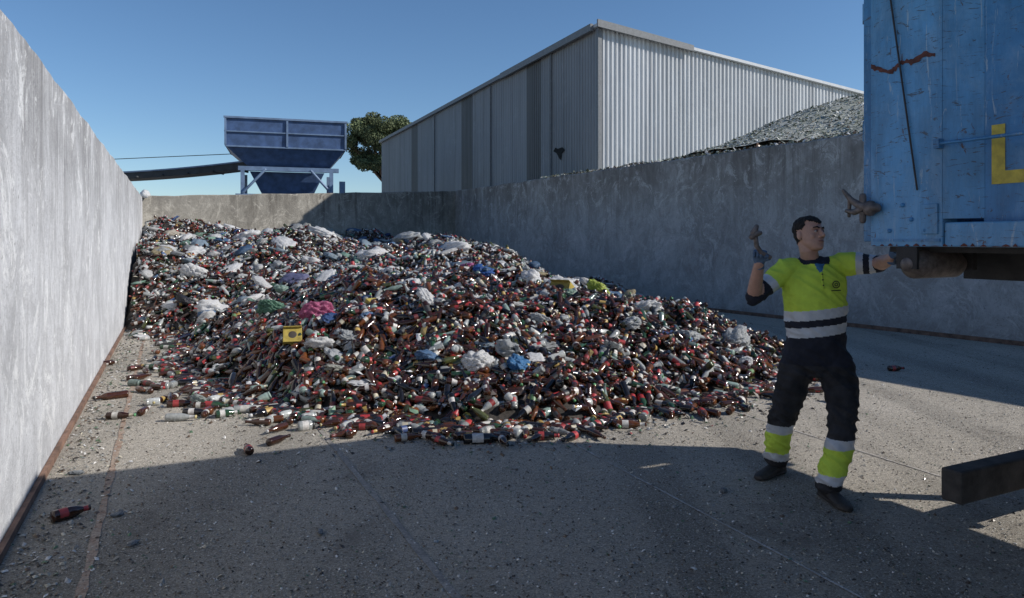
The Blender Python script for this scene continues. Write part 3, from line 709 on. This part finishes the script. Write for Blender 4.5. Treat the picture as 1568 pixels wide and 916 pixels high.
V, F = limb([TG(.22, .03, 1.475), TG(.22, .06, 1.475), TG(.22, .40, 1.475), TG(.22, .46, 1.475)], [.05, .08, .08, .05], 24); mobj('container_roller', V, F, M['steel'], TR, True)
tb('roller_bracket', .18, .30, .46, .5, 1.44, 1.538, 'tdark'); tb('roller_bracket', .16, .28, -.0, .02, 1.45, 1.57, 'tdark')
tb('subframe', .15, 8.6, .62, .76, 1.38, 1.535, 'tdark'); tb('subframe', .15, 8.6, 1.74, 1.88, 1.38, 1.535, 'tdark'); tb('crossmember', .15, .35, .765, 1.735, 1.4, 1.53, 'tdark')
tb('chassis_rail', .7, 8.6, .80, .90, 1.0, 1.36, 'tdark'); tb('chassis_rail', .7, 8.6, 1.6, 1.7, 1.0, 1.36, 'tdark')
tb('underrun_bar', .41, .52, 0, 2.5, .25, .42, 'beam', .012)
for b in (.82, 1.62): tb('bar_bracket', .53, .61, b, b + .07, .3, 1.36, 'tdark')
def wheel(a, b0, b1):
    A3 = Vector((*TA, 0)); Z3 = Vector((0, 0, 1))
    V, F = loft([(TG(a, b, .52), A3 * r, Z3 * r) for b, r in ((b0 + .02, .30), (b0, .33), (b0, .49), (b0 + .03, .52), (b1 - .03, .52), (b1, .49))], 36); mobj('wheel', V, F, M['tyre'], TR)
    V, F = limb([TG(a, b0 - .01, .52), TG(a, b0 + .1, .52)], [.12, .12], 16); mobj('hub', V, F, M['steel'], TR)
for a in (2.3, 3.65): wheel(a, .08, .62); wheel(a, 1.88, 2.42); tb('axle', a - .06, a + .06, .6, 1.9, .46, .58, 'tdark'); tb('mudguard', a - .6, a + .6, .08, .61, 1.12, 1.15, 'tdark')
wheel(7.6, .08, .4); wheel(7.6, 2.1, 2.42)
tb('cab', 6.7, 8.8, .06, 2.44, .75, 2.95, 'tblue', .08); tb('cab_window', 7.4, 8.3, .05, .07, 1.8, 2.6, 'glass'); tb('windscreen', 8.79, 8.81, .25, 2.25, 1.75, 2.7, 'glass'); tb('bumper', 8.7, 8.95, .07, 2.43, .35, .74, 'tdark', .03); tb('toolbox', 4.9, 6.3, .1, .6, .5, 1.2, 'tdark', .02)

# ------------------------------------------------------------ worker
MAN = empty('waste_worker')
M['hiviz'] = simple('hi_vis_yellow_fabric', (.52, .68, .08), .8, 0, .12, 14, .3, .2); M['navy'] = simple('navy_fabric', (.022, .024, .034), .85, 0, .3, 14, .3, .2)
M['silver'] = simple('reflective_tape', (.48, .50, .53), .45, .0, .1, 20); M['trous'] = simple('black_work_trousers', (.024, .024, .027), .85, 0, .5, 9, .5, .3)
M['skin'] = simple('skin', (.44, .25, .18), .55, 0, .12, 30, .1); M['hair'] = simple('dark_hair', (.022, .018, .015), .75, 0, .5, 60, .6, .25); M['glove'] = simple('blue_work_glove', (.07, .12, .20), .7, 0, .35, 40, .4)
M['boot'] = simple('work_boot', (.025, .022, .02), .6, 0, .4, 30, .3); M['eye'] = simple('eye_dark', (.012, .01, .01), .2); M['eyew'] = simple('eye_white', (.5, .45, .42), .3); M['lip'] = simple('lips', (.26, .11, .09), .5); M['tee'] = simple('blue_undershirt', (.04, .16, .32), .8)
MX, MY = 1.988, 4.70
def mp(x, y, z): return Vector((MX + x, MY + y, z))
Rsh, Rel, Rwr = mp(-.185, .0, 1.415), mp(-.405, -.03, 1.235), mp(-.425, -.20, 1.465)
Lsh, Lel, Lwr = mp(.18, 0, 1.45), mp(.375, -.12, 1.455), mp(.345, -.335, 1.50)
torso = []
for z, cx, cy, rx, ry in [(.80, .015, 0, .180, .138), (.83, .018, 0, .198, .150), (.90, .02, 0, .198, .150), (1.0, .02, 0, .190, .146), (1.10, .015, -.003, .194, .147), (1.2, .01, -.005, .202, .147), (1.30, .005, -.005, .208, .142), (1.37, .0, 0, .207, .128), (1.42, 0, 0, .185, .108), (1.455, 0, .005, .135, .09), (1.485, -.005, .008, .080, .072), (1.505, -.008, .01, .062, .062)]:
    torso.append((mp(cx, cy, z), Vector((rx, 0, 0)), Vector((0, ry, 0))))
pel = [(mp(cx, cy, z), Vector((rx, 0, 0)), Vector((0, ry, 0))) for z, cx, cy, rx, ry in [(.72, .015, -.01, .12, .11), (.77, .02, -.01, .172, .135), (.86, .02, 0, .18, .138), (.95, .02, 0, .16, .12)]]
RL = [mp(-.08, 0, .84), mp(-.132, .02, .65), mp(-.175, .05, .475), mp(-.185, .12, .30), mp(-.175, .19, .12)]
LL = [mp(.118, -.02, .84), mp(.118, -.13, .67), mp(.090, -.23, .50), mp(.045, -.27, .30), mp(-.025, -.29, .10)]
legr = [.118, .104, .086, .082, .080]
parts = [loft(torso, 28), loft(pel, 24), limb(RL, legr, 18), limb(LL, legr, 18),
         limb([mp(-.11, 0, 1.42), Rsh, (Rsh + Rel) / 2, Rel], [.07, .080, .068, .055], 16), limb([Rel, (Rel * .6 + Rwr * .4), Rwr], [.048, .044, .031], 14),
         limb([mp(.1, 0, 1.43), Lsh, (Lsh + Lel) / 2, Lel], [.07, .080, .068, .055], 16), limb([Lel, (Lel * .6 + Lwr * .4), Lwr], [.048, .044, .031], 14)]
parts.append(limb([mp(-.075, -.005, 1.478), mp(-.045, -.078, 1.462), mp(0, -.098, 1.435)], [.014, .014, .012], 8)); parts.append(limb([mp(.065, -.0, 1.485), mp(.04, -.078, 1.465), mp(0, -.098, 1.435)], [.014, .014, .012], 8))
def segd(p, a, b):
    ab = b - a; t = max(0, min(1, (p - a).dot(ab) / ab.length_squared)); return (p - a - ab * t).length, t
BM = [M['hiviz'], M['navy'], M['silver'], M['trous'], M['skin'], M['tee']]
def bodymat(p):
    x, y, z = p.x - MX, p.y - MY, p.z
    if z < .80:
        if z > .375: return 3
        if z > .315: return 2
        if z > .165: return 0
        if z > .11: return 2
        return 3
    for sh, el, wr, cut in ((Rsh, Rel, Rwr, -.21), (Lsh, Lel, Lwr, .21)):
        if (cut < 0 and x < cut) or (cut > 0 and x > cut):
            d1, t1 = segd(p, sh, el); d2, t2 = segd(p, el, wr)
            if z > 1.16 and min(d1, d2) < .11:
                if d2 < d1 and t2 > .16: return 4
                if d2 < d1: return 1
                return 0 if t1 < .42 else 2 if t1 < .60 else 1 if t1 < .76 else (2 if (cut > 0 and t1 < .92) else 1)
    zz = z - .13 * x
    r = math.hypot(x + .005, y)
    if z > 1.455 and r < .105: return 1
    if y < -.06 and abs(x) < .035 - (1.46 - z) * .45 and z > 1.395: return 5
    if zz > 1.165: return 0
    if zz > 1.10: return 2
    if zz > 1.055: return 1
    if zz > .99: return 2
    return 1
def ridge(v): return 1 - 2 * abs(mnoise.noise(v))
def wr(p):
    x, z = p.x - MX, p.z
    if abs(x) > .34 and z > 1.2: return 0
    a = mnoise.noise(Vector((p.x * 6, p.y * 6, z * 9))) * .012
    k = 1.0
    if z < .95: k = 1.2 + .9 * math.exp(-((z - .48) / .09) ** 2) + .9 * math.exp(-((z - .72) / .08) ** 2) + .5 * math.exp(-((z - .15) / .07) ** 2)
    elif z < 1.1: k = 1.3
    a += k * .0085 * (ridge(Vector((p.x * 7 + z * 5, p.y * 7, z * 15 + x * 9))) - .5) + k * mnoise.noise(Vector((p.x * 20, p.y * 20, z * 30))) * .004
    return a
remeshed('clothed_body', parts, .0055, BM, bodymat, MAN, 5, wr)
V, F = limb([mp(.0, -.128, 1.40), mp(.0, -.152, 1.30)], [.008, .008], 8, .5); mobj('placket', V, F, M['hiviz'], MAN, True)
def tor(c, R, r, mat, nm):
    P = [Vector(c) + Vector((R * math.cos(i * .5236), 0, R * math.sin(i * .5236))) for i in range(13)]
    V, F = limb(P, [r] * 13, 6); mobj(nm, V, F, mat, MAN, True)
tor(mp(.085, -.147, 1.325), .022, .003, M['navy'], 'chest_logo'); tor(mp(.085, -.149, 1.325), .009, .003, M['navy'], 'chest_logo_centre')
V, F = limb([mp(.055, -.150, 1.285), mp(.115, -.143, 1.288)], [.003, .003], 6); mobj('chest_lettering', V, F, M['navy'], MAN, True)
for z in (1.39, 1.355, 1.32): V, F = ellipsoid(mp(.0, -.156 + (z - 1.32) * .25, z), .005, .004, .005); mobj('button', V, F, M['navy'], MAN)
HR = Matrix.Rotation(math.radians(28), 3, 'Z') @ Matrix.Rotation(math.radians(-11), 3, 'X') @ Matrix.Rotation(math.radians(4), 3, 'Y'); HC = mp(-.036, -.015, 1.645)
def hp_(x, y, z): return HC + HR @ Vector((x, y, z))
hr = [(-.115, -.050, .022, .026), (-.108, -.046, .036, .040), (-.092, -.036, .050, .056), (-.068, -.022, .061, .073), (-.035, -.008, .068, .086), (0, 0, .0725, .093), (.035, .004, .075, .097), (.065, .006, .072, .094), (.09, .006, .060, .080), (.108, .006, .040, .056), (.117, .006, .016, .022)]
hrR = [(hp_(0, cy, z), HR @ Vector((rx, 0, 0)), HR @ Vector((0, ry, 0))) for z, cy, rx, ry in hr]
def HE(x, y, z, a, b, c): return ellipsoid(hp_(x, y, z), a, b, c, HR)
hparts = [loft(hrR, 28), limb([hp_(0, .02, -.04), hp_(0, .015, -.10), mp(-.008, .01, 1.44)], [.058, .056, .060], 18),
          limb([hp_(0, -.090, .018), hp_(0, -.104, -.006), hp_(0, -.112, -.026)], [.009, .011, .014], 10), HE(-.012, -.098, -.030, .010, .010, .008), HE(.012, -.098, -.030, .010, .010, .008),
          HE(-.077, .012, -.008, .009, .018, .030), HE(.077, .012, -.008, .009, .018, .030),
          limb([hp_(-.048, -.074, .026), hp_(-.02, -.090, .030), hp_(.02, -.090, .030), hp_(.048, -.074, .026)], [.009, .010, .010, .009], 8),
          HE(0, -.088, -.060, .022, .012, .012), HE(0, -.080, -.098, .02, .016, .014), HE(-.042, -.066, -.025, .018, .016, .02), HE(.042, -.066, -.025, .018, .016, .02)]
HRi = HR.transposed()
def headmat(p):
    q = HRi @ (p - HC)
    ear = abs(q.x) > .071 and -.045 < q.z < .028 and -.01 < q.y < .035
    if ear: return 0
    hl = .068 - .012 * math.cos(q.x * 40)
    if q.y < -.035: return 1 if q.z > hl else 0
    if q.y < .0: return 1 if q.z > .01 + (-q.y) * 1.1 or q.z > hl else 0
    if q.z > -.035 - q.y * .35 and q.z > -.085: return 1
    return 0
def headdisp(p):
    if headmat(p) == 1: return .007 + .007 * mnoise.noise(p * 55)
    return 0
remeshed('head', hparts, .0042, [M['skin'], M['hair']], headmat, MAN, 2, headdisp)
for s in (-1, 1):
    V, F = HE(s * .031, -.083, .004, .013, .008, .0065); mobj('eye_white', V, F, M['eyew'], MAN, True)
    V, F = HE(s * .031 + .002, -.0895, .004, .0055, .004, .0058); mobj('iris', V, F, M['eye'], MAN, True)
    V, F = limb([hp_(s * .014, -.098, .026), hp_(s * .03, -.096, .032), hp_(s * .05, -.082, .027)], [.0045, .005, .003], 8); mobj('eyebrow', V, F, M['hair'], MAN, True)
    V, F = limb([hp_(s * .018, -.090, .0105), hp_(s * .031, -.0925, .0125), hp_(s * .045, -.084, .009)], [.0025, .003, .0025], 6); mobj('eyelid', V, F, M['lip'], MAN, True)
V, F = limb([hp_(-.024, -.092, -.061), hp_(0, -.101, -.060), hp_(.024, -.092, -.061)], [.003, .0045, .003], 8); mobj('lips', V, F, M['lip'], MAN, True)
def hand(nm, wrist, w, p, s, bends):
    w = Vector(w).normalized(); p = (Vector(p) - w * Vector(p).dot(w)).normalized(); s2 = w.cross(p).normalized()
    if s2.dot(Vector(s)) < 0: s2 = -s2
    parts = [loft([(wrist - w * .035, s2 * .034, p * .030), (wrist - w * .005, s2 * .030, p * .025), (wrist + w * .03, s2 * .041, p * .022), (wrist + w * .07, s2 * .045, p * .019), (wrist + w * .09, s2 * .042, p * .015)], 18)]
    for k, (o, L, r) in enumerate(((.033, .072, .0098), (.011, .08, .0102), (-.011, .075, .0098), (-.032, .058, .0088))):
        pos = wrist + w * (.084 - .006 * abs(k - 1)) + s2 * o; ang = 0; P = [pos - w * .02, pos]
        for q, fr in enumerate((.44, .31, .25)):
            ang += math.radians(bends[q]) * (1 + .06 * k); pos = pos + (w * math.cos(ang) + p * math.sin(ang)) * L * fr; P.append(pos)
        parts.append(limb(P, [r, r, r * .96, r * .9, r * .8], 10))
    b = wrist + w * .025 + s2 * .036
    parts.append(limb([b - s2 * .01, b + s2 * .022 + w * .022 + p * .016, b + s2 * .018 + w * .045 + p * .038, b + s2 * .004 + w * .062 + p * .050], [.015, .0125, .0115, .009], 10))
    return remeshed(nm, parts, .0035, [M['glove']], None, MAN, 2)
hand('gloved_hand', Rwr, (Rwr - Rel) + Vector((-.01, .02, .05)), (-.35, -.9, .0), (1, 0, 0), (55, 70, 50))
hand('gloved_hand', Lwr, (-.1, -.3, .75), (.9, -.35, 0), (-.5, -.8, 0), (35, 40, 30))
tw = Rwr + (Rwr - Rel).normalized() * .085 + Vector((-.012, -.034, 0))
V, F = join([limb([tw + Vector((.055, .0, -.03)), tw, tw + Vector((-.03, -.005, .04)), tw + Vector((-.038, -.01, .10))], [.013, .014, .015, .014], 12),
             limb([tw + Vector((-.062, -.01, .095)), tw + Vector((-.04, -.01, .115)), tw + Vector((-.010, -.01, .12))], [.019, .024, .015], 12),
             limb([tw + Vector((-.05, -.01, .12)), tw + Vector((-.032, -.01, .16))], [.022, .015], 10)])
mobj('steel_hand_tool', V, F, M['steel'], MAN, True)
def boot(nm, ankle, d):
    d = Vector((*d, 0)).normalized(); s = Vector((-d.y, d.x, 0)); a = Vector((ankle.x, ankle.y, 0))
    rs = []
    for t, h, w in ((-.085, .05, .026), (-.07, .075, .036), (-.02, .085, .040), (.05, .075, .042), (.11, .055, .049), (.16, .046, .048), (.20, .036, .034), (.212, .03, .02)):
        rs.append((a + d * t + Vector((0, 0, h * .5 + .004)), s * w, Vector((0, 0, h * .5))))
    P = [loft(rs, 20), limb([a + Vector((0, 0, .06)) - d * .01, a + Vector((0, 0, .16))], [.048, .05], 16)]
    sole = []
    for t, w in ((-.09, .028), (-.07, .040), (0, .042), (.06, .042), (.12, .052), (.17, .050), (.205, .034), (.217, .018)): sole.append((a + d * t + Vector((0, 0, .014)), s * w, Vector((0, 0, .0135))))
    P.append(loft(sole, 16)); remeshed(nm, P, .005, [M['boot']], None, MAN, 2)
boot('boot', RL[-1], (-.75, -.55)); boot('boot', LL[-1], (.12, -1))

# ------------------------------------------------------------ light, sky, camera
az = Vector((.994, -.11, 0)).normalized(); el = math.radians(32.5)
sd = Vector((az.x * math.cos(el), az.y * math.cos(el), math.sin(el)))
L = bpy.data.lights.new('sun', 'SUN'); L.energy = 5.0; L.angle = math.radians(.5); L.color = (1, .95, .88)
lo = bpy.data.objects.new('sun', L); scene.collection.objects.link(lo); lo.rotation_euler = (-sd).to_track_quat('-Z', 'Y').to_euler(); lo.location = (20, -5, 20)
w = bpy.data.worlds.new('World'); scene.world = w; w.use_nodes = True; nt = w.node_tree
sk = nt.nodes.new('ShaderNodeTexSky'); sk.sky_type = 'NISHITA'; sk.sun_disc = False; sk.sun_elevation = el; sk.sun_rotation = math.atan2(az.x, az.y)
sk.air_density = 1.0; sk.dust_density = 0.1; sk.ozone_density = 4.0; sk.altitude = 600
hs = nt.nodes.new('ShaderNodeHueSaturation'); hs.inputs['Saturation'].default_value = 1.08; nt.links.new(sk.outputs[0], hs.inputs['Color'])
bg = nt.nodes['Background']; bg.inputs[1].default_value = .115; nt.links.new(hs.outputs[0], bg.inputs[0])
cam = bpy.data.cameras.new('camera'); co = bpy.data.objects.new('camera', cam); scene.collection.objects.link(co)
co.location = (0, 0, 1.6); co.rotation_euler = (math.radians(90), 0, 0); cam.sensor_width = 36; cam.lens = 25.03; cam.shift_y = -88 / 1568; cam.clip_end = 2000; cam.clip_start = .05
scene.camera = co
